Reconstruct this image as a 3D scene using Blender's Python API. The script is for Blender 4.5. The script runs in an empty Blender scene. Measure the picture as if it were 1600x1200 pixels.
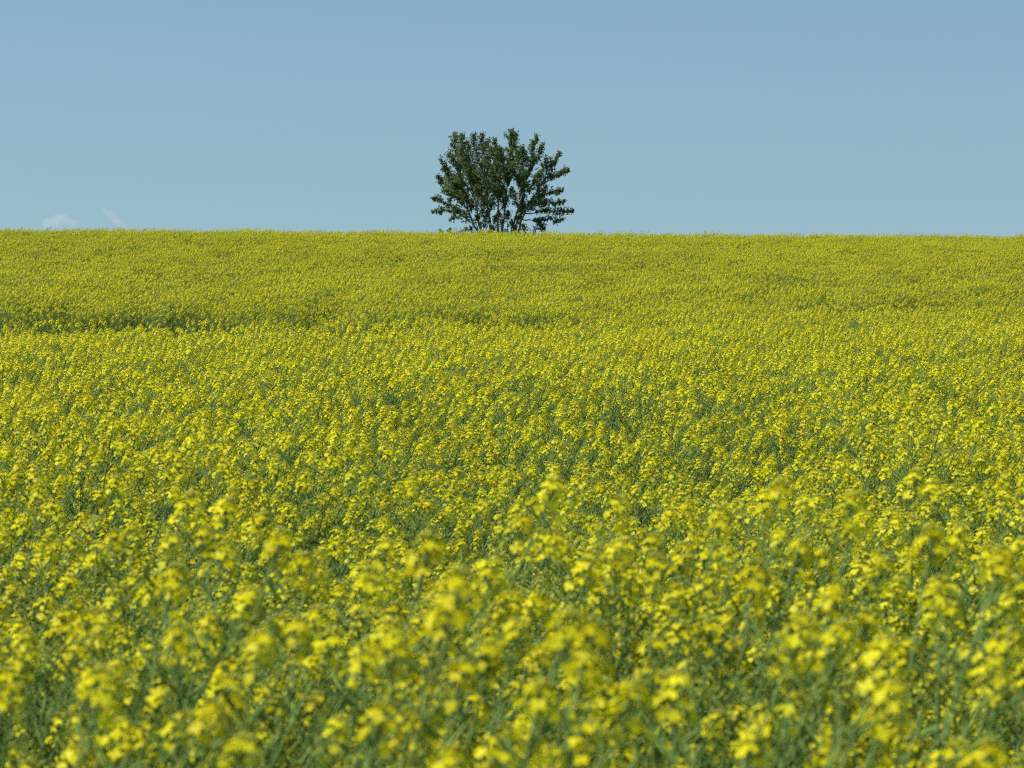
import bpy, math, random
import numpy as np
from mathutils import Vector, Matrix, Quaternion

R = math.radians
scene = bpy.context.scene
COL = scene.collection

# ------------------------------------------------------------------ camera, sky, sun, exposure
EYE = 1.7
cam_d = bpy.data.cameras.new('camera')
cam_d.sensor_width = 36.0
cam_d.lens = 113.6
cam_d.clip_start = 0.05
cam_d.clip_end = 200000.0
cam_d.dof.use_dof = True
cam_d.dof.focus_distance = 24.0
cam_d.dof.aperture_fstop = 13.5
cam_d.dof.aperture_blades = 7
cam = bpy.data.objects.new('camera', cam_d)
COL.objects.link(cam)
cam.location = (0, 0, EYE)
cam.rotation_euler = (R(90 - 1.93), 0, 0)
scene.camera = cam

SUN_EL, SUN_AZ = 57.0, -98.0          # azimuth clockwise from +Y (the view direction); negative = to the left
world = bpy.data.worlds.new('World')
scene.world = world
world.use_nodes = True
nt = world.node_tree
nt.nodes.clear()
w_out = nt.nodes.new('ShaderNodeOutputWorld')
w_bg = nt.nodes.new('ShaderNodeBackground')
w_sky = nt.nodes.new('ShaderNodeTexSky')
w_sky.sky_type = 'NISHITA'
w_sky.sun_disc = False
w_sky.sun_elevation = R(SUN_EL)
w_sky.sun_rotation = R(SUN_AZ)
w_sky.altitude = 0
w_sky.air_density = 1.5
w_sky.dust_density = 0.6
w_sky.ozone_density = 4.0
w_tc = nt.nodes.new('ShaderNodeTexCoord')
w_up = nt.nodes.new('ShaderNodeVectorMath')      # the true horizon lies well below this crest: the whole sky sits a little lower
w_up.operation = 'ADD'
w_up.inputs[1].default_value = (0, 0, 0.135)
w_nrm = nt.nodes.new('ShaderNodeVectorMath')
w_nrm.operation = 'NORMALIZE'
nt.links.new(w_tc.outputs['Generated'], w_up.inputs[0])
nt.links.new(w_up.outputs[0], w_nrm.inputs[0])
nt.links.new(w_nrm.outputs[0], w_sky.inputs[0])
w_mul = nt.nodes.new('ShaderNodeMix')
w_mul.data_type = 'RGBA'
w_mul.blend_type = 'MULTIPLY'
w_mul.inputs[0].default_value = 1.0
w_mul.inputs[7].default_value = (0.82, 0.915, 0.935, 1)
nt.links.new(w_sky.outputs[0], w_mul.inputs[6])
nt.links.new(w_mul.outputs[2], w_bg.inputs[0])
w_bg.inputs[1].default_value = 0.088
nt.links.new(w_bg.outputs[0], w_out.inputs[0])

sun_d = bpy.data.lights.new('sun', 'SUN')
sun_d.energy = 4.6
sun_d.angle = R(0.53)
sun_d.color = (1.0, 0.955, 0.88)
sun = bpy.data.objects.new('sun', sun_d)
COL.objects.link(sun)
_sd = Vector((math.sin(R(SUN_AZ)) * math.cos(R(SUN_EL)), math.cos(R(SUN_AZ)) * math.cos(R(SUN_EL)), math.sin(R(SUN_EL))))
sun.rotation_euler = (-_sd).to_track_quat('-Z', 'Y').to_euler()
sun.location = (-20, 0, 40)

vs = scene.view_settings
vs.view_transform = 'Standard'
vs.look = 'None'
vs.exposure = 0.38
vs.gamma = 1.0
vs.use_curve_mapping = False
scene.render.engine = 'CYCLES'
cy = scene.cycles
cy.max_bounces = 5
cy.diffuse_bounces = 3
cy.glossy_bounces = 2
cy.transmission_bounces = 4
cy.volume_bounces = 1
cy.transparent_max_bounces = 6
cy.caustics_reflective = False
cy.caustics_refractive = False
cy.use_denoising = False
cy.filter_width = 1.05

# ------------------------------------------------------------------ materials
def new_mat(name):
    m = bpy.data.materials.new(name)
    m.use_nodes = True
    m.node_tree.nodes.clear()
    return m, m.node_tree.nodes, m.node_tree.links

def leafy(name, cols, trans=0.35, tcol=None, rough=0.5, spec=0.3, noise_scale=6.0, per_object=0.5):
    """thin vegetable surface: colours by noise over the plant and by plant, light passing through"""
    m, N, L = new_mat(name)
    out = N.new('ShaderNodeOutputMaterial')
    geo = N.new('ShaderNodeTexCoord')
    noi = N.new('ShaderNodeTexNoise')
    noi.inputs['Scale'].default_value = noise_scale
    noi.inputs['Detail'].default_value = 3.0
    L.new(geo.outputs['Object'], noi.inputs['Vector'])
    info = N.new('ShaderNodeObjectInfo')
    mx = N.new('ShaderNodeMix')
    mx.inputs[0].default_value = per_object
    L.new(noi.outputs[0], mx.inputs[2])
    L.new(info.outputs['Random'], mx.inputs[3])
    ramp = N.new('ShaderNodeValToRGB')
    el = ramp.color_ramp.elements
    el[0].position = 0.25
    el[1].position = 0.75
    el[0].color = (*cols[0], 1)
    el[1].color = (*cols[-1], 1)
    for i, c in enumerate(cols[1:-1]):
        e = el.new(0.25 + 0.5 * (i + 1) / (len(cols) - 1))
        e.color = (*c, 1)
    L.new(mx.outputs[0], ramp.inputs[0])
    pb = N.new('ShaderNodeBsdfPrincipled')
    pb.inputs['Roughness'].default_value = rough
    pb.inputs['Specular IOR Level'].default_value = spec
    L.new(ramp.outputs[0], pb.inputs['Base Color'])
    tr = N.new('ShaderNodeBsdfTranslucent')
    if tcol is None:
        L.new(ramp.outputs[0], tr.inputs['Color'])
    else:
        tr.inputs['Color'].default_value = (*tcol, 1)
    ms = N.new('ShaderNodeMixShader')
    ms.inputs[0].default_value = trans
    L.new(pb.outputs[0], ms.inputs[1])
    L.new(tr.outputs[0], ms.inputs[2])
    L.new(ms.outputs[0], out.inputs[0])
    return m

M_PETAL = leafy('petal', [(0.73, 0.62, 0.004), (0.84, 0.765, 0.006), (0.89, 0.84, 0.02)], trans=0.40, rough=0.5, spec=0.16, noise_scale=30, per_object=0.4)
M_BUD = leafy('bud', [(0.30, 0.34, 0.03), (0.48, 0.45, 0.03)], trans=0.15, rough=0.5, noise_scale=40)
M_STEM = leafy('stem', [(0.11, 0.18, 0.042), (0.155, 0.23, 0.056), (0.20, 0.28, 0.07)], trans=0.10, rough=0.55, spec=0.12, noise_scale=5)
M_POD = leafy('pod', [(0.14, 0.23, 0.048), (0.22, 0.32, 0.066)], trans=0.15, rough=0.55, spec=0.12, noise_scale=12)
M_LEAF = leafy('canola_leaf', [(0.10, 0.165, 0.050), (0.135, 0.205, 0.065), (0.17, 0.24, 0.08)], trans=0.28, rough=0.55, spec=0.2, noise_scale=9)
M_TLEAF = leafy('poplar_leaf', [(0.074, 0.116, 0.018), (0.108, 0.160, 0.026), (0.155, 0.210, 0.044)], trans=0.34, rough=0.55, spec=0.25, noise_scale=2.6, per_object=0.0)

def bark_mat():
    m, N, L = new_mat('poplar_bark')
    out = N.new('ShaderNodeOutputMaterial')
    tc = N.new('ShaderNodeTexCoord')
    mp = N.new('ShaderNodeMapping')
    mp.inputs['Scale'].default_value = (14, 14, 3)
    L.new(tc.outputs['Object'], mp.inputs[0])
    n = N.new('ShaderNodeTexNoise')
    n.inputs['Scale'].default_value = 1.6
    n.inputs['Detail'].default_value = 6
    L.new(mp.outputs[0], n.inputs[0])
    r = N.new('ShaderNodeValToRGB')
    r.color_ramp.elements[0].position = 0.35
    r.color_ramp.elements[0].color = (0.07, 0.062, 0.05, 1)
    r.color_ramp.elements[1].position = 0.65
    r.color_ramp.elements[1].color = (0.34, 0.33, 0.29, 1)
    L.new(n.outputs[0], r.inputs[0])
    b = N.new('ShaderNodeBump')
    b.inputs['Strength'].default_value = 0.5
    b.inputs['Distance'].default_value = 0.02
    L.new(n.outputs[0], b.inputs['Height'])
    p = N.new('ShaderNodeBsdfPrincipled')
    p.inputs['Roughness'].default_value = 0.85
    L.new(r.outputs[0], p.inputs['Base Color'])
    L.new(b.outputs[0], p.inputs['Normal'])
    L.new(p.outputs[0], out.inputs[0])
    return m
M_BARK = bark_mat()

def soil_mat():
    m, N, L = new_mat('field_soil')
    out = N.new('ShaderNodeOutputMaterial')
    tc = N.new('ShaderNodeTexCoord')
    n = N.new('ShaderNodeTexNoise')
    n.inputs['Scale'].default_value = 2.2
    n.inputs['Detail'].default_value = 10
    n.inputs['Roughness'].default_value = 0.7
    L.new(tc.outputs['Object'], n.inputs[0])
    r = N.new('ShaderNodeValToRGB')
    e = r.color_ramp.elements
    e[0].position, e[0].color = 0.35, (0.035, 0.028, 0.018, 1)
    e[1].position, e[1].color = 0.62, (0.075, 0.105, 0.035, 1)
    k = e.new(0.5)
    k.color = (0.05, 0.05, 0.025, 1)
    L.new(n.outputs[0], r.inputs[0])
    b = N.new('ShaderNodeBump')
    b.inputs['Strength'].default_value = 0.8
    b.inputs['Distance'].default_value = 0.05
    L.new(n.outputs[0], b.inputs['Height'])
    p = N.new('ShaderNodeBsdfPrincipled')
    p.inputs['Roughness'].default_value = 0.95
    L.new(r.outputs[0], p.inputs['Base Color'])
    L.new(b.outputs[0], p.inputs['Normal'])
    L.new(p.outputs[0], out.inputs[0])
    return m
M_SOIL = soil_mat()

def cloud_mat():
    m, N, L = new_mat('cloud_vapour')
    out = N.new('ShaderNodeOutputMaterial')
    v = N.new('ShaderNodeVolumePrincipled')
    v.inputs['Color'].default_value = (0.97, 0.97, 0.97, 1)
    v.inputs['Density'].default_value = 0.0024
    L.new(v.outputs[0], out.inputs['Volume'])
    return m
M_CLOUD = cloud_mat()

# ------------------------------------------------------------------ helpers
class MB:
    """collects faces; build() links them as ONE mesh object"""
    def __init__(s):
        s.v, s.f, s.m = [], [], []
    def add(s, vs_, fs, mi=0):
        o = len(s.v)
        s.v.extend(vs_)
        for f in fs:
            s.f.append(tuple(o + i for i in f))
            s.m.append(mi)
    def merge(s, other, remap=None):
        o = len(s.v)
        s.v.extend(other.v)
        for f, mi in zip(other.f, other.m):
            s.f.append(tuple(o + i for i in f))
            s.m.append(remap[mi] if remap else mi)
    def mesh(s, name, mats, smooth=True):
        me = bpy.data.meshes.new(name)
        me.from_pydata([tuple(p) for p in s.v], [], s.f)
        for m in mats:
            me.materials.append(m)
        me.polygons.foreach_set('material_index', s.m)
        if smooth:
            me.polygons.foreach_set('use_smooth', [True] * len(s.f))
        me.update()
        return me

def tube(mb, pts, rads, sides=4, mi=0, cap=True):
    rings = []
    up = Vector((0.13, 0.97, 0.2))
    for i, p in enumerate(pts):
        a = pts[max(i - 1, 0)]
        b = pts[min(i + 1, len(pts) - 1)]
        d = (b - a).normalized()
        u = d.cross(up)
        if u.length < 1e-4:
            u = d.cross(Vector((1, 0, 0)))
        u.normalize()
        w = d.cross(u)
        rings.append([p + (u * math.cos(2 * math.pi * k / sides) + w * math.sin(2 * math.pi * k / sides)) * rads[i] for k in range(sides)])
    vs_ = [q for r in rings for q in r]
    fs = []
    for i in range(len(pts) - 1):
        for k in range(sides):
            k2 = (k + 1) % sides
            fs.append((i * sides + k, i * sides + k2, (i + 1) * sides + k2, (i + 1) * sides + k))
    if cap:
        fs.append(tuple(range((len(pts) - 1) * sides, len(pts) * sides)))
    mb.add(vs_, fs, mi)

def basis(n):
    n = n.normalized()
    u = n.cross(Vector((0.3, 0.1, 0.95)))
    if u.length < 1e-3:
        u = n.cross(Vector((1, 0, 0)))
    u.normalize()
    return u, n.cross(u), n

def link(name, me, parent=None):
    o = bpy.data.objects.new(name, me)
    COL.objects.link(o)
    if parent is not None:
        o.parent = parent
    return o

def tag(o, label=None, category=None, group=None, kind=None):
    if label: o['label'] = label
    if category: o['category'] = category
    if group: o['group'] = group
    if kind: o['kind'] = kind
    return o

def value_noise(x, y, seed=0):
    xi, yi = np.floor(x).astype(np.int64), np.floor(y).astype(np.int64)
    fx, fy = x - xi, y - yi
    fx, fy = fx * fx * (3 - 2 * fx), fy * fy * (3 - 2 * fy)
    def h(a, b):
        n = (a * 374761393 + b * 668265263 + seed * 974634777) & 0xffffffff
        n = ((n ^ (n >> 13)) * 1274126177) & 0xffffffff
        return ((n ^ (n >> 16)) & 0xffff) / 65535.0
    a, b, c, d = h(xi, yi), h(xi + 1, yi), h(xi, yi + 1), h(xi + 1, yi + 1)
    return (a * (1 - fx) + b * fx) * (1 - fy) + (c * (1 - fx) + d * fx) * fy

def fbm(x, y, seed=0, octv=3):
    s, a, t = 0, 1.0, 0
    for k in range(octv):
        s = s + a * value_noise(x * 2 ** k, y * 2 ** k, seed + k * 17)
        t += a
        a *= 0.5
    return s / t

# ------------------------------------------------------------------ terrain
CROP = 1.10                      # mean height of the crop
_kd = np.array([-60, 0, 3, 5, 8, 12, 20, 26, 31, 35, 39, 44, 56, 70, 84, 96, 108, 116, 128, 145, 190, 300, 800, 5000, 60000])
_kh = np.array([-.56, -.54, -.52, -.55, -.60, -.62, -.62, -.60, -.58, -.66, -.67, -.54, -.20, .20, .66, 1.03, 1.34, 1.40, 1.20, .7, -1.0, -5, -10, -12, -12])
_fd = np.linspace(-60, 300, 1441)
_fh = np.interp(_fd, _kd, _kh)
_ker = np.exp(-0.5 * (np.arange(-14, 15) / 5.0) ** 2); _ker /= _ker.sum()
_fh = np.convolve(np.pad(_fh, 14, mode='edge'), _ker, mode='valid')

def ground(x, y):
    """height of the soil; a gentle swell, a shallow hollow deeper on the left, then the slope to the crest"""
    x = np.asarray(x, float); y = np.asarray(y, float)
    h = np.where(y < 300, np.interp(y, _fd, _fh), np.interp(y, _kd, _kh))
    left = 1 / (1 + np.exp((x + 0.5) / 1.6))
    h = h - 0.16 * left * np.exp(-((y - 38) / 4.2) ** 2) + 0.10 * (1 - left) * np.exp(-((y - 38.5) / 4.0) ** 2)
    h = h - 0.0075 * np.clip(x, -60, 60) * np.clip((y - 40) / 60, 0, 1)
    h = h + 0.10 * (fbm(x / 9.0, y / 9.0, 5) - 0.5) * np.clip((y - 8) / 15, 0, 1)
    return EYE + h - CROP

ys = np.concatenate([np.linspace(-60, -5, 12), np.linspace(-3, 130, 200), np.linspace(133, 300, 40), np.geomspace(330, 60000, 26)])
xs = np.concatenate([-np.geomspace(60000, 45, 22), np.linspace(-40, 40, 81), np.geomspace(45, 60000, 22)])
X, Y = np.meshgrid(xs, ys)
Z = ground(X, Y)
nv = len(xs)
me = bpy.data.meshes.new('ground')
me.from_pydata(np.stack([X.ravel(), Y.ravel(), Z.ravel()], 1).tolist(), [],
               [(j * nv + i, j * nv + i + 1, (j + 1) * nv + i + 1, (j + 1) * nv + i) for j in range(len(ys) - 1) for i in range(nv - 1)])
me.polygons.foreach_set('use_smooth', [True] * len(me.polygons))
me.materials.append(M_SOIL)
tag(link('ground', me), 'rolling field soil rising to a low crest under the crop', kind='structure')

# ------------------------------------------------------------------ canola plant
def flower(mb, c, n, size, rng, fine):
    u, w, n = basis(n)
    a0 = rng.uniform(0, math.pi / 2)
    for k in range(4):
        a = a0 + k * math.pi / 2 + rng.uniform(-.15, .15)
        d = u * math.cos(a) + w * math.sin(a)
        s = n.cross(d)
        L_ = size * rng.uniform(.85, 1.1)
        wd = L_ * rng.uniform(.38, .48)
        droop = rng.uniform(-.15, .35)
        if fine:
            p = [c, c + d * L_ * .45 + s * wd * .8 + n * L_ * .16, c + d * L_ * .45 - s * wd * .8 + n * L_ * .16,
                 c + d * L_ * .95 + s * wd * .8 + n * L_ * (.16 - droop * .6), c + d * L_ * .95 - s * wd * .8 + n * L_ * (.16 - droop * .6),
                 c + d * L_ * .5 + n * L_ * .06, c + d * L_ * .98 + n * L_ * (.08 - droop * .6)]
            mb.add(p, [(0, 5, 1), (0, 2, 5), (5, 6, 3, 1), (5, 2, 4, 6)], 1)
        else:
            p = [c, c + d * L_ * .65 + s * wd + n * L_ * .14, c + d * L_ - n * L_ * droop * .5, c + d * L_ * .65 - s * wd + n * L_ * .14]
            mb.add(p, [(0, 1, 2), (0, 2, 3)], 1)

def bud(mb, c, n, r, mi):
    u, w, n = basis(n)
    p = [c + u * r, c + w * r, c - u * r, c - w * r, c + n * r * 1.9, c - n * r * 1.2]
    mb.add(p, [(0, 1, 4), (1, 2, 4), (2, 3, 4), (3, 0, 4), (1, 0, 5), (2, 1, 5), (3, 2, 5), (0, 3, 5)], mi)

def raceme(mb, top, axis, nfl, rng, fine, size=1.0):
    """domed head: open flowers in a ring below a tuft of buds. material slots: 0 stem, 1 petal, 2 bud"""
    u, w, ax = basis(axis)
    for i in range(nfl):
        t = (i + .5) / nfl
        a = i * 2.39996 + rng.uniform(-.3, .3)
        rr = (.004 + .0165 * math.sqrt(t)) * size * rng.uniform(.85, 1.15)
        zz = (.004 - .030 * t * t - .010 * t) * size + rng.uniform(-.004, .004)
        rad = u * math.cos(a) + w * math.sin(a)
        c = top + rad * rr + ax * zz
        n = rad * (.35 + .75 * t) + ax * (1.0 - .45 * t) + Vector((rng.uniform(-.3, .3), rng.uniform(-.3, .3), rng.uniform(-.2, .3)))
        flower(mb, c, n, rng.uniform(.0064, .0087) * size, rng, fine)
        if fine or i % 3 == 0:
            b = top + ax * (zz - .016 * size)
            tube(mb, [b, c], [.0007, .0006], 3, 0, False)
    for i in range(9):
        a = i * 2.39996
        rr = .0035 * math.sqrt(i) * size
        bud(mb, top + (u * math.cos(a) + w * math.sin(a)) * rr + ax * (.010 - .0006 * i) * size, ax + (u * math.cos(a) + w * math.sin(a)) * .4, .0026 * size, 2)

def pod(mb, p, d, ln, rng):
    d = d.normalized()
    q = p + d * .016
    e = q + (d + Vector((0, 0, .35))).normalized() * ln
    m_ = (q + e) / 2 + Vector((0, 0, -.002))
    tube(mb, [p, q, m_, e], [.0006, .0017, .0019, .0004], 3, 0, False)

def blade(mb, p, d, ln, wd, rng, mi=0):
    """lance-shaped leaf, folded along the midrib and drooping"""
    h = Vector((d.x, d.y, 0)).normalized()
    s = Vector((-h.y, h.x, 0))
    prof = [.12, .55, 1.0, .85, .45, .04]
    rise = rng.uniform(.25, .7)
    tw = rng.uniform(-.4, .4)
    vs_ = []
    for i, pw in enumerate(prof):
        t = i / 5
        c = p + h * ln * t * .9 + Vector((0, 0, ln * (rise * t - (rise + rng.uniform(.2, .5) * .6) * t * t)))
        sd = (s + Vector((0, 0, tw * t))).normalized()
        vs_ += [c + sd * wd * pw * .5 + Vector((0, 0, wd * pw * .16)), c, c - sd * wd * pw * .5 + Vector((0, 0, wd * pw * .16))]
    fs = []
    for i in range(5):
        a = i * 3
        fs += [(a, a + 1, a + 4, a + 3), (a + 1, a + 2, a + 5, a + 4)]
    mb.add(vs_, fs, mi)

def canola(seed, nheads=6, nfl=(13, 19), fine=False, podn=9, lean=.20, H=1.1, spread=.12, low=.27):
    """returns stem MB, list of head MBs, pods MB, list of leaf MBs; slots: stem/heads 0 stem 1 petal 2 bud"""
    rng = random.Random(seed)
    stem, pods, heads, leaves = MB(), MB(), [], []
    ly = rng.uniform(-.06, .06)
    lx = lean * rng.uniform(.55, 1.35)
    wob = rng.uniform(-.02, .02)
    def ax(t):
        return Vector((lx * H * t ** 1.7 + wob * math.sin(t * 5), ly * H * t ** 1.5, H * t * (1 - .5 * (lx * t) ** 2)))
    pts = [ax(t) for t in (0, .15, .3, .45, .6, .75, .88, 1.0)]
    tube(stem, pts, [.0052, .0046, .0039, .0032, .0026, .0021, .0016, .0011], 5 if fine else 4)
    tips = []
    if nheads > 0:
        tips.append((pts[-1], (pts[-1] - pts[-2]).normalized(), [pts[-3], pts[-2], pts[-1]]))
    nb = max(nheads - 1, 0) + rng.choice((0, 1, 1))
    for k in range(nb):
        t0 = rng.uniform(.42, .80)
        b0 = ax(t0)
        a = k * 2.4 + rng.uniform(-.5, .5)
        out = Vector((math.cos(a), math.sin(a), 0)) * spread * rng.uniform(.6, 1.5)
        t1 = 1.0 - rng.random() ** 1.3 * low
        b3 = ax(t1) + out
        b1 = b0.lerp(b3, .34) + out * .22 - Vector((0, 0, .015))
        b2 = b0.lerp(b3, .70) + out * .14
        ps = [b0, b1, b2, b3]
        tube(stem, ps, [.0019, .0017, .0014, .0010], 4 if fine else 3)
        if k < nheads - 1:
            tips.append((b3, (b3 - b2).normalized(), ps[1:]))
        else:
            tips.append((b3, (b3 - b2).normalized(), ps[1:], 'pods'))
        if rng.random() < .7:
            bl = b0 + Vector((0, 0, .0))
            lf = MB(); blade(lf, bl, out, rng.uniform(.05, .09), rng.uniform(.012, .02), rng); leaves.append(lf)
    for tp in tips:
        top, d, ps = tp[:3]
        d = (d + Vector((0, 0, .6))).normalized()
        if len(tp) == 3:
            h = MB()
            raceme(h, top, d, rng.randint(*nfl), rng, fine, rng.uniform(.76, 1.10))
            heads.append(h)
        # pods along the last stretch under the head
        for j in range(podn):
            t = rng.uniform(.1, .93)
            q = ps[-3].lerp(ps[-2], t * 2) if t < .5 else ps[-2].lerp(ps[-1], t * 2 - 1)
            a = j * 2.4 + rng.uniform(-.4, .4)
            pod(pods, q, Vector((math.cos(a), math.sin(a), rng.uniform(.3, .9))), rng.uniform(.025, .055) * (1.1 - t * .6), rng)
    for k in range(5):
        t = rng.uniform(.10, .50)
        a = k * 2.4 + rng.uniform(-.5, .5)
        lf = MB()
        blade(lf, ax(t), Vector((math.cos(a), math.sin(a), 0)), rng.uniform(.10, .20) * (1.15 - t * .5), rng.uniform(.016, .032), rng)
        leaves.append(lf)
    return stem, heads, pods, leaves

HEAD_MATS = [M_STEM, M_PETAL, M_BUD]

# ------------------------------------------------------------------ where plants stand and how much they bloom
HALF = math.tan(R(9.0))
def hollow(x, y):
    """the damp hollow on the left where the crop came up late: short, leaning and hardly in flower"""
    left = 1 / (1 + np.exp((x + 1.9) / .9))
    return 1.6 * left * np.exp(-((y - 41 + .2 * x) / 4.6) ** 2) * np.clip(.35 + 1.3 * fbm(x / 1.5, y / 3.0, 91, 2), 0, 1)

def bloom_map(x, y):
    """0 = green, 1 = full bloom: drifts of the crop that are further on, and the later hollow"""
    b = 0.99 + 1.9 * (fbm(x / 3.2, y / 4.5, 11) - .5) + 1.5 * (fbm(x / .8, y / 1.1, 31, 2) - .5)
    left = 1 / (1 + np.exp((x - .3) / 1.1))
    b = b - hollow(x, y) - .22 * np.exp(-((y - 41) / 4.0) ** 2)
    b = b - .25 * np.exp(-((y - 78) / 6.0) ** 2) * left
    b = b + 1.5 * (fbm(x / 14 + 3, y / 5.0, 77, 2) - .47) * np.clip((y - 46) / 8, 0, 1)
    mid = 1 / (1 + np.exp((x - .25) / .12))
    b = b - .90 * np.exp(-((y - 8.8) / 1.2) ** 2) * (.2 + .8 * mid)
    b = b - .55 * np.exp(-((y - 19) / 2.4) ** 2) * np.clip(3 * (fbm(x / 1.3, y / 2.5, 57, 2) - .35), 0, 1)
    return np.clip(b, 0, 1)

NEAR = 6.6
rs = np.random.RandomState(3)
def scatter(y0, y1, dens, side):
    y = np.arange(y0, y1, .25)
    xs_, ys_ = [], []
    for a in y:
        w = 2 * (HALF * (a + .25) * 1.08 + side)
        n = int(w * .25 * dens + rs.rand())
        xs_.append((rs.rand(n) - .5) * w)
        ys_.append(a + rs.rand(n) * .25)
    return np.concatenate(xs_), np.concatenate(ys_)

# ------------------------------------------------------------------ near plants, one by one
KINDS = []                       # (parts, kind)
for i in range(9):
    KINDS.append((canola(100 + i, nheads=6 + i % 3, fine=True, podn=8, lean=.24), 'full'))
for i in range(4):
    KINDS.append((canola(200 + i, nheads=3 + i % 2, nfl=(7, 11), fine=True, podn=12, lean=.30), 'thin'))
for i in range(3):
    KINDS.append((canola(300 + i, nheads=6, nfl=(14, 19), fine=True, podn=10, lean=.15, spread=.10, low=.16), 'tall'))
LABELS = {
    'full': ('canola plant crowned with several yellow flower heads at the near edge of the field', 'canola plants in full bloom at the near edge'),
    'thin': ('mostly green canola plant with few flower heads at the near edge of the field', 'thinly flowering canola plants at the near edge'),
    'tall': ('tall canola plant whose yellow flower heads stand clear above its neighbours', 'tall canola plants rising above the crop'),
}
PROTO = []
for i, ((st, hd, pd, lv), kind) in enumerate(KINDS):
    parts = [('stem', st.mesh('canola_stem', [M_STEM]))]
    parts += [('flower_head', h.mesh('canola_flower_head', HEAD_MATS)) for h in hd]
    parts += [('seed_pods', pd.mesh('canola_seed_pods', [M_POD]))]
    parts += [('leaf', l.mesh('canola_leaf', [M_LEAF])) for l in lv[-4:]]
    PROTO.append((parts, kind))
IDX = {k: [i for i, p in enumerate(PROTO) if p[1] == k] for k in LABELS}
prng = random.Random(8)
made = []
def place_canola(kind, x, y, top=None, yaw=None):
    parts, kd = PROTO[prng.choice(IDX[kind])]
    e = bpy.data.objects.new('canola_plant', None)
    e.empty_display_size = .1
    COL.objects.link(e)
    z = float(ground(x, y))
    s = prng.gauss(1.04 if y < 5.4 else .96, .085) if top is None else (top - z) / 1.10
    s = min(max(s, .80), 1.45)
    e.location = (x, y, z - .01)
    e.rotation_euler = (prng.uniform(-.05, .05), prng.uniform(-.06, .10), prng.gauss(0, .55) if yaw is None else yaw)
    sx = min(s, 1.1) * prng.uniform(.92, 1.08)
    made.append(e)
    e.scale = (sx, sx, s)
    lb, gr = LABELS[kd]
    tag(e, lb, 'canola plant', gr)
    for nm, me_ in parts:
        o = bpy.data.objects.new(nm, me_)
        COL.objects.link(o)
        o.parent = e
        if nm == 'seed_pods':
            o['kind'] = 'stuff'

# plants that rise over the rest: (px, py of the top in the 1600x1200 photo turned to metres at distance d)
for px, py, d in ((1135, 715, 4.6), (1090, 775, 4.9), (228, 800, 4.7), (322, 808, 5.0), (1590, 822, 3.5), (1310, 868, 3.6), (985, 815, 5.2),
                  (480, 945, 3.3), (735, 975, 3.4), (1180, 820, 4.6), (190, 858, 4.2), (905, 1050, 2.9), (20, 1010, 2.9)):
    lean_x = .2
    x = (px - 800) / 5050 * d - lean_x
    place_canola('tall', x, d, EYE - (py - 430) / 5050 * d, prng.uniform(-.3, .3))

made[0]['label'] = 'tallest canola plant of all, its flower heads highest above the crop around it'

nx, ny = scatter(2.75, NEAR, 44, .06)
keep = np.abs(nx) < HALF * ny * 1.06 + .10
nx, ny = nx[keep], ny[keep]
nx = nx - .10
nb_ = bloom_map(nx, ny)
order = np.argsort(ny)[:287]
far_edge = ny[order].max()
for i in order:
    x, y = float(nx[i]), float(ny[i])
    place_canola('full' if prng.random() < .25 + .75 * nb_[i] else 'thin', x, y)

# ------------------------------------------------------------------ the crop beyond, too many to count
def joined(st, hd, pd, lv):
    m_ = MB()
    m_.merge(st, {0: 0})
    for h in hd: m_.merge(h, {0: 0, 1: 1, 2: 2})
    m_.merge(pd, {0: 3})
    for l in lv: m_.merge(l, {0: 4})
    return m_
pcol = bpy.data.collections.new('canola_sources')
def source(m_):
    o = bpy.data.objects.new('canola_source_%02d' % len(pcol.objects), m_.mesh('canola_source', [M_STEM, M_PETAL, M_BUD, M_POD, M_LEAF]))
    pcol.objects.link(o)
FULL = [joined(*canola(500 + i, nheads=7 + i % 3, podn=7, lean=.24)) for i in range(8)]
THIN = [joined(*canola(600 + i, nheads=3 + i % 2, nfl=(6, 10), podn=10, lean=.32)) for i in range(4)]
GREEN = [joined(*canola(700 + i, nheads=(0, 0, 1)[i], nfl=(4, 7), podn=13, lean=.40, low=.3)) for i in range(3)]
for m_ in FULL + THIN + GREEN:
    source(m_)
# tufts of a dozen plants for the crop farther up the slope: 8 blooming, 4 thin, 3 green
TUFT = .56
def tuft(seed, wf, wt, wg, cnt):
    g = random.Random(seed)
    out = MB()
    for _ in range(cnt):
        src = g.choices((FULL, THIN, GREEN), (wf, wt, wg))[0]
        m_ = g.choice(src)
        hz = min(max(g.gauss(1, .06), .8), 1.2)
        wz = min(hz, 1.1) * g.uniform(.95, 1.12)
        mt = Matrix.Translation((g.uniform(-.5, .5) * TUFT, g.uniform(-.5, .5) * TUFT, 0)) @ Matrix.Rotation(g.gauss(0, .6), 4, 'Z') @ Matrix.Rotation(g.gauss(.02, .08), 4, 'Y') @ Matrix.Diagonal((wz, wz, hz, 1))
        o = len(out.v)
        out.v.extend(mt @ Vector(p) for p in m_.v)
        out.f.extend(tuple(o + i for i in f) for f in m_.f)
        out.m.extend(m_.m)
    return out
for i in range(8): source(tuft(40 + i, .92, .07, .01, 11))
for i in range(4): source(tuft(60 + i, .40, .40, .20, 11))
for i in range(3): source(tuft(80 + i, .01, .13, .86, 12))

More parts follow.
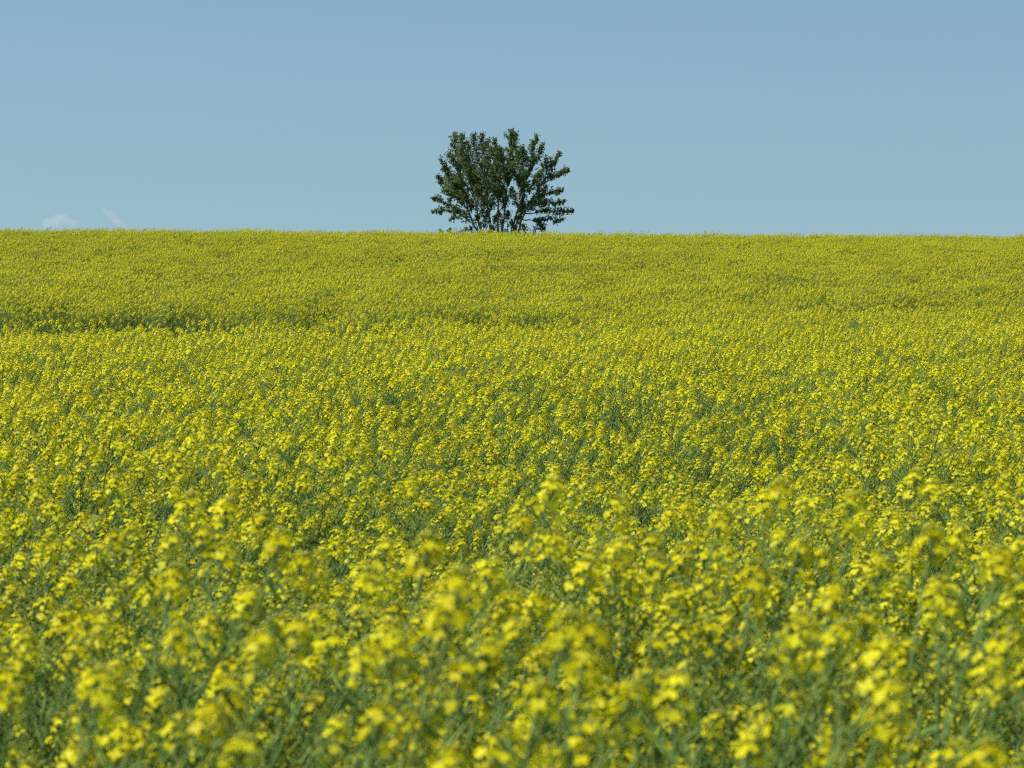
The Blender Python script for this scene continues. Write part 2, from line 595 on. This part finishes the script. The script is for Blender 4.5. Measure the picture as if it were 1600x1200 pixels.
FARD = 42.0
fx1, fy1 = scatter(2.75, FARD, 44, 3.0)
kp = ~((fy1 <= far_edge) & (np.abs(fx1 + .10) < HALF * fy1 * 1.06 + .16))
fx1, fy1 = fx1[kp], fy1[kp]
fx2, fy2 = scatter(FARD, 132, 3.4, 4.0)
fx, fy = np.concatenate([fx1, fx2]), np.concatenate([fy1, fy2])
fx = fx - .12
n = len(fx)
far_ = fy >= FARD
bm = bloom_map(fx, fy)
r1, r2 = rs.rand(n), rs.rand(n)
idx1 = np.where(r1 < bm, (r2 * 8).astype(int), np.where(r1 < .22 + .75 * bm, 8 + (r2 * 4).astype(int), 12 + (r2 * 3).astype(int)))
bj = bm + (r1 - .5) * .5
idx2 = 15 + np.where(bj > .62, (r2 * 8).astype(int), np.where(bj > .30, 8 + (r2 * 4).astype(int), 12 + (r2 * 3).astype(int)))
idx = np.where(far_, idx2, idx1)
hs = rs.normal(1.0, 1.0, n) * 0 + 1 + rs.normal(0, 1, n) * np.where(far_, .035, .08) + .10 * (fbm(fx / 1.6, fy / 1.6, 71, 2) - .5) - .14 * (1 - bm) - .07 * np.clip(hollow(fx, fy), 0, 1)
hs = np.clip(hs, .72, 1.35)
wd_ = np.minimum(hs, 1.1) * rs.uniform(.92, 1.1, n)
tl = np.where(far_, .3, 1.0)
rot = np.stack([rs.normal(0, .06, n) * tl, rs.normal(.02, .08, n) * tl + .22 * (1 - bm) * rs.rand(n), rs.normal(0, .6, n)], 1)
pts = np.stack([fx, fy, ground(fx, fy) - .01], 1)
me = bpy.data.meshes.new('canola_crop')
me.vertices.add(n)
me.vertices.foreach_set('co', pts.astype(np.float32).ravel())
def attr(nm, typ, arr, key):
    a = me.attributes.new(nm, typ, 'POINT')
    a.data.foreach_set(key, arr.ravel())
attr('rot', 'FLOAT_VECTOR', rot.astype(np.float32), 'vector')
attr('scl', 'FLOAT_VECTOR', np.stack([wd_, wd_, hs], 1).astype(np.float32), 'vector')
attr('pick', 'INT', idx.astype(np.int32), 'value')
me.update()
crop = tag(link('canola_crop', me), 'dense yellow canola crop in bloom stretching up the slope to the lone tree', 'canola', kind='stuff')
for m in (M_STEM, M_PETAL, M_BUD, M_POD, M_LEAF):
    me.materials.append(m)
ng = bpy.data.node_groups.new('canola_crop', 'GeometryNodeTree')
ng.interface.new_socket('Geometry', in_out='INPUT', socket_type='NodeSocketGeometry')
ng.interface.new_socket('Geometry', in_out='OUTPUT', socket_type='NodeSocketGeometry')
N, L = ng.nodes, ng.links
gi, go = N.new('NodeGroupInput'), N.new('NodeGroupOutput')
ci = N.new('GeometryNodeCollectionInfo')
ci.inputs['Collection'].default_value = pcol
ci.inputs['Separate Children'].default_value = True
ci.inputs['Reset Children'].default_value = True
iop = N.new('GeometryNodeInstanceOnPoints')
iop.inputs['Pick Instance'].default_value = True
def named(nm, typ):
    a = N.new('GeometryNodeInputNamedAttribute')
    a.data_type = typ
    a.inputs['Name'].default_value = nm
    return a.outputs['Attribute']
L.new(gi.outputs[0], iop.inputs['Points'])
L.new(ci.outputs[0], iop.inputs['Instance'])
L.new(named('pick', 'INT'), iop.inputs['Instance Index'])
e2r = N.new('FunctionNodeEulerToRotation')
L.new(named('rot', 'FLOAT_VECTOR'), e2r.inputs[0])
L.new(e2r.outputs[0], iop.inputs['Rotation'])
L.new(named('scl', 'FLOAT_VECTOR'), iop.inputs['Scale'])
L.new(iop.outputs[0], go.inputs[0])
crop.modifiers.new('plants', 'NODES').node_group = ng
print('crop instances', n, 'near edge', far_edge)

# ------------------------------------------------------------------ the lone poplar clump
TD = 116.0
PXM = 5050 / TD * (1600 / 300)          # close-up units per metre
TX0, TY0 = 700.0, 975.0                        # foot of the clump in those units
tree_x = (640 + TX0 * 300 / 1600 - 800) / 5050 * TD
tree_z = float(ground(tree_x, TD))
foot_vis = EYE + (430 - (180 + TY0 * 225 / 1200)) / 5050 * TD     # height where the crop hides the stems
trng = random.Random(21)

def tp(u, v, dy=0.0):
    return Vector(((u - TX0) / PXM, dy, foot_vis - tree_z + (TY0 - v) / PXM))

def leaf_card(mb, c, n, d, s):
    d = (d - n * d.dot(n)).normalized()
    w = n.cross(d)
    p = [c, c + d * s * .42 + w * s * .40 + n * s * .05, c + d * s, c + d * s * .42 - w * s * .40 + n * s * .05]
    mb.add(p, [(0, 1, 2), (0, 2, 3)], 0)

def rdir(rng):
    while True:
        v = Vector((rng.uniform(-1, 1), rng.uniform(-1, 1), rng.uniform(-1, 1)))
        if .05 < v.length < 1:
            return v.normalized()

def twig(wood, leafmb, p0, d, ln, rng, nl, ls):
    d = d.normalized()
    p1 = p0 + d * ln * .5 + rdir(rng) * ln * .06
    p2 = p0 + d * ln + Vector((0, 0, ln * .12)) + rdir(rng) * ln * .06
    tube(wood, [p0, p1, p2], [.010, .007, .003], 3)
    for k in range(nl):
        t = rng.uniform(.25, 1.05)
        c = (p0.lerp(p1, t * 2) if t < .5 else p1.lerp(p2, t * 2 - 1)) + rdir(rng) * rng.uniform(.01, .085)
        n = (rdir(rng) + Vector((0, 0, .55))).normalized()
        leaf_card(leafmb, c, n, rdir(rng) + Vector((0, 0, -.5)), ls * rng.uniform(.75, 1.25))

def limb(wood, leafmb, path, r0, r1, width, ntw, rng, start=.3, nl=13, ls=.085):
    """an ascending limb with leafy shoots along its outer part"""
    pts_ = []
    for i in range(9):
        t = i / 8 * (len(path) - 1)
        k = min(int(t), len(path) - 2)
        p = path[k].lerp(path[k + 1], t - k)
        if 0 < i < 8: p = p + rdir(rng) * .035
        pts_.append(p)
    tube(wood, pts_, [r0 + (r1 - r0) * (i / 8) ** .8 for i in range(9)], 6)
    for k in range(ntw):
        t = start + (1 - start) * ((k + rng.random()) / ntw)
        q = t * 8
        i = min(int(q), 7)
        p = pts_[i].lerp(pts_[i + 1], q - i)
        ax_ = (pts_[i + 1] - pts_[i]).normalized()
        side = rdir(rng)
        side = (side - ax_ * side.dot(ax_)).normalized()
        tt = (t - start) / (1 - start)
        prof = (.55 + .45 * math.sin(min(tt * 1.5, 1) * math.pi / 2)) * (1 - max(tt - .55, 0) / .45 * .72)
        d = ax_ * rng.uniform(.5, 1.1) + side * rng.uniform(.6, 1.1) + Vector((0, 0, .25))
        twig(wood, leafmb, p, d, width * prof * rng.uniform(.55, 1.15), rng, int(nl * rng.uniform(.6, 1.3)), ls)

root = bpy.data.objects.new('poplar_tree', None)
COL.objects.link(root)
root.location = (tree_x, TD, tree_z)
tag(root, 'lone dark green bushy poplar with several stems standing on the crest of the field', 'tree')
foliage = MB()
# trunk: foot (u), fork (u, v, depth), then limbs from it: (waypoints..., width, shoots)
TRUNKS = [
    (575, [(540, 930, .1), (490, 800, .2), (455, 650, .25)], [
        ([(455, 650, .25), (400, 420, .3), (372, 165, .25)], .44, 46, .12),
        ([(490, 800, .2), (380, 640, -.2), (255, 370, -.2)], .40, 38, .3),
        ([(470, 720, .2), (350, 640, .5), (222, 515, .45)], .36, 30, .35),
        ([(490, 800, .2), (350, 770, .1), (196, 690, 0)], .24, 22, .45),
        ([(500, 830, .15), (380, 800, -.2), (196, 803, -.3)], .22, 20, .4),
        ([(510, 850, .1), (420, 830, .4), (340, 880, .4)], .22, 14, .3)]),
    (600, [(575, 900, -.2), (560, 780, -.3), (520, 600, -.4)], [
        ([(520, 600, -.4), (470, 400, -.5), (435, 175, -.45)], .46, 44, .05),
        ([(545, 700, -.35), (560, 450, -.6), (545, 180, -.6)], .45, 46, .1),
        ([(540, 690, -.35), (420, 520, -.9), (330, 330, -1.0)], .46, 40, .15),
        ([(520, 600, -.4), (500, 430, .1), (488, 240, .1)], .44, 36, .1),
        ([(540, 700, -.35), (400, 600, .2), (285, 450, .3)], .38, 30, .3),
        ([(555, 760, -.3), (430, 700, -.8), (290, 640, -1.0)], .36, 26, .3)]),
    (680, [(670, 880, .3), (650, 760, .4), (640, 600, .6)], [
        ([(640, 600, .6), (620, 400, .7), (602, 165, .7)], .44, 46, .0),
        ([(640, 620, .6), (500, 450, 1.2), (420, 300, 1.3)], .46, 36, .1),
        ([(645, 700, .5), (680, 450, 1.1), (655, 200, 1.2)], .44, 40, .1)]),
    (735, [(735, 900, -.3), (740, 740, -.4), (735, 560, -.6)], [
        ([(735, 560, -.6), (720, 400, -.7), (715, 215, -.7)], .42, 40, .0),
        ([(738, 620, -.5), (790, 420, -.9), (760, 300, -1.0)], .42, 32, .1),
        ([(738, 700, -.4), (640, 560, -1.2), (590, 420, -1.4)], .46, 34, .1),
        ([(735, 760, -.4), (620, 720, -1.1), (560, 620, -1.3)], .40, 24, .2)]),
    (770, [(780, 900, .1), (800, 740, .15), (815, 560, .2)], [
        ([(815, 560, .2), (835, 350, .25), (842, 130, .2)], .40, 50, .0),
        ([(815, 560, .2), (860, 350, .5), (882, 150, .5)], .36, 40, .15),
        ([(810, 600, .2), (880, 430, -.3), (935, 275, -.3)], .40, 40, .1)]),
    (850, [(870, 900, -.1), (900, 800, -.2), (945, 640, -.2)], [
        ([(945, 640, -.2), (1010, 420, -.2), (1056, 185, -.2)], .34, 44, .28),
        ([(1000, 460, -.2), (1065, 380, .1), (1110, 240, .2)], .28, 22, .3),
        ([(950, 620, -.2), (1080, 520, .3), (1140, 360, .4)], .32, 24, .35),
        ([(945, 640, -.2), (1020, 600, -.8), (1080, 500, -.9)], .34, 24, .1),
        ([(945, 640, -.2), (930, 480, .6), (960, 300, .7)], .36, 30, .1)]),
    (915, [(925, 890, .2), (960, 820, .3), (1000, 720, .35)], [
        ([(1000, 720, .35), (1140, 520, .4), (1248, 320, .4)], .33, 40, .35),
        ([(1090, 590, .4), (1210, 510, .1), (1315, 455, .0)], .26, 24, .35),
        ([(1000, 720, .35), (1150, 650, -.2), (1275, 632, -.3)], .24, 26, .2),
        ([(985, 760, .3), (1140, 730, .6), (1290, 722, .7)], .25, 26, .25),
        ([(985, 760, .3), (1050, 700, -.6), (1130, 600, -.7)], .32, 24, .1),
        ([(975, 790, .3), (1040, 760, .9), (1130, 690, 1.0)], .30, 20, .2),
        ([(960, 820, .3), (1150, 800, .0), (1360, 803, -.1)], .27, 34, .32),
        ([(940, 870, .25), (1060, 875, -.3), (1280, 875, -.4)], .20, 22, .5),
        ([(1060, 875, -.3), (1090, 900, -.3), (1110, 960, -.3)], .22, 16, .1)]),
]
for fu, forks, limbs in TRUNKS:
    wood = MB()
    base = tp(fu, TY0 + 20, 0); base.z = -.05
    path = [base, tp(fu, TY0, forks[0][2] * .5)] + [tp(*f) for f in forks]
    rr = [.055, .045, .038, .031, .026]
    tube(wood, path, rr, 7)
    for way, width, ntw, st in limbs:
        limb(wood, foliage, [tp(*w_) for w_ in way], .026, .006, width * 1.05, int(ntw * 1.35), trng, st * .75, 16, .070)
    # inner limbs that fill the middle of the crown
    for k in range(4):
        a_, b_ = path[-3].lerp(path[-2], trng.random()), path[-1]
        o_ = trng.choice((a_, b_, path[-2]))
        e_ = Vector((o_.x + trng.uniform(-.75, .60), o_.y + trng.uniform(-1.0, 1.0), o_.z + trng.uniform(.45, 1.25)))
        lim_ = tp(1010, 0).x
        if e_.x > lim_: e_.x = lim_ - trng.random() * .5
        limb(wood, foliage, [o_, o_.lerp(e_, .5) + Vector((0, 0, -.05)), e_], .020, .005, .36, 24, trng, .12, 14, .066)
    link('trunk', wood.mesh('poplar_trunk', [M_BARK]), root)
# suckers round the foot
wood = MB()
for u, v, dy, wdt, nt_ in ((820, 815, -.7, .26, 18), (860, 900, -.9, .26, 16), (640, 850, -.6, .22, 10), (600, 900, -.9, .2, 9), (470, 940, -.3, .2, 9),
                           (770, 880, -1.1, .24, 12), (950, 925, -.6, .24, 12), (1040, 940, -.2, .18, 8), (880, 930, .4, .24, 12), (690, 920, -.9, .2, 8),
                           (560, 850, -.5, .22, 14), (515, 930, .3, .2, 10), (660, 800, .5, .24, 14), (705, 850, .2, .22, 12), (745, 820, -.6, .24, 14), (605, 800, -.4, .22, 12), (905, 850, -.5, .2, 10)):
    p0 = tp(u * .7 + 230, TY0 + 20, dy); p0.z = -.05
    limb(wood, foliage, [p0, tp(u - 5, v + 60, dy), tp(u, v, dy)], .018, .005, wdt, nt_, trng, .15, 17, .068)
link('sucker_stems', wood.mesh('poplar_sucker_stems', [M_BARK]), root)['kind'] = 'stuff'
cr = link('crown', foliage.mesh('poplar_crown', [M_TLEAF], smooth=False), root)
cr['kind'] = 'stuff'
print('leaves', len(foliage.f) // 2)

for u, v, dy, lab in ((258, 962, 1.0, 'small poplar sapling tip peeping over the crop, farther out from the tree'),
                      (328, 960, .6, 'small poplar sapling tip peeping over the crop, close beside the tree')):
    p = tp(u, v, 0)
    e = bpy.data.objects.new('poplar_sapling', None)
    COL.objects.link(e)
    sx, sy = tree_x + p.x, TD + dy
    sz = float(ground(sx, sy))
    e.location = (sx, sy, sz)
    tag(e, lab, 'sapling', 'poplar saplings beside the tree')
    top = tree_z + p.z - sz
    wood, fol = MB(), MB()
    limb(wood, fol, [Vector((0, 0, -.05)), Vector((.03, 0, top * .5)), Vector((0, 0, top))], .014, .004, .16, 16, trng, .4, 9)
    link('trunk', wood.mesh('sapling_trunk', [M_BARK]), e)
    link('crown', fol.mesh('sapling_crown', [M_TLEAF], smooth=False), e)['kind'] = 'stuff'

# ------------------------------------------------------------------ far clouds low over the crest
def cloud(puffs, label):
    """puffs in photo pixels (x, y, radius across, radius up), standing 40 km away"""
    D = 40000.0
    k = D / 5050
    u0 = sum(p[0] for p in puffs) / len(puffs)
    v0 = sum(p[1] for p in puffs) / len(puffs)
    base = Vector(((u0 - 800) * k, D, EYE + (430 - v0) * k))
    import bmesh
    bmh = bmesh.new()
    crng = random.Random(int(u0))
    for (u, v, ra, rb, tilt) in puffs:
        mt = Matrix.Translation(Vector(((u - u0) * k, crng.uniform(-60, 60), (v0 - v) * k))) @ Matrix.Rotation(R(tilt), 4, 'Y') @ Matrix.Diagonal((ra * k, ra * k * .8, rb * k, 1))
        bmesh.ops.create_icosphere(bmh, subdivisions=3, radius=1, matrix=mt)
    m_ = bpy.data.meshes.new('cloud')
    bmh.to_mesh(m_); bmh.free()
    m_.materials.append(M_CLOUD)
    o = link('cloud', m_)
    o.location = base
    rm = o.modifiers.new('merge', 'REMESH'); rm.mode = 'VOXEL'; rm.voxel_size = k * 1.6
    tx = bpy.data.textures.new('cloud_lumps', 'CLOUDS'); tx.noise_scale = k * 9
    dm = o.modifiers.new('lumps', 'DISPLACE'); dm.texture = tx; dm.strength = k * 9; dm.mid_level = .55; dm.texture_coords = 'LOCAL'
    tag(o, label, 'cloud', kind='structure')
cloud([(78, 350, 14, 8, 0), (95, 344, 15, 10, 0), (110, 350, 14, 8, 0)], 'faint low rounded cloud bank over the crest')
cloud([(165, 330, 6, 6, 0), (172, 336, 9, 7, 40), (180, 343, 10, 7, 40), (188, 350, 10, 7, 40), (196, 357, 8, 6, 20)], 'faint slanting wisp of cloud over the crest')
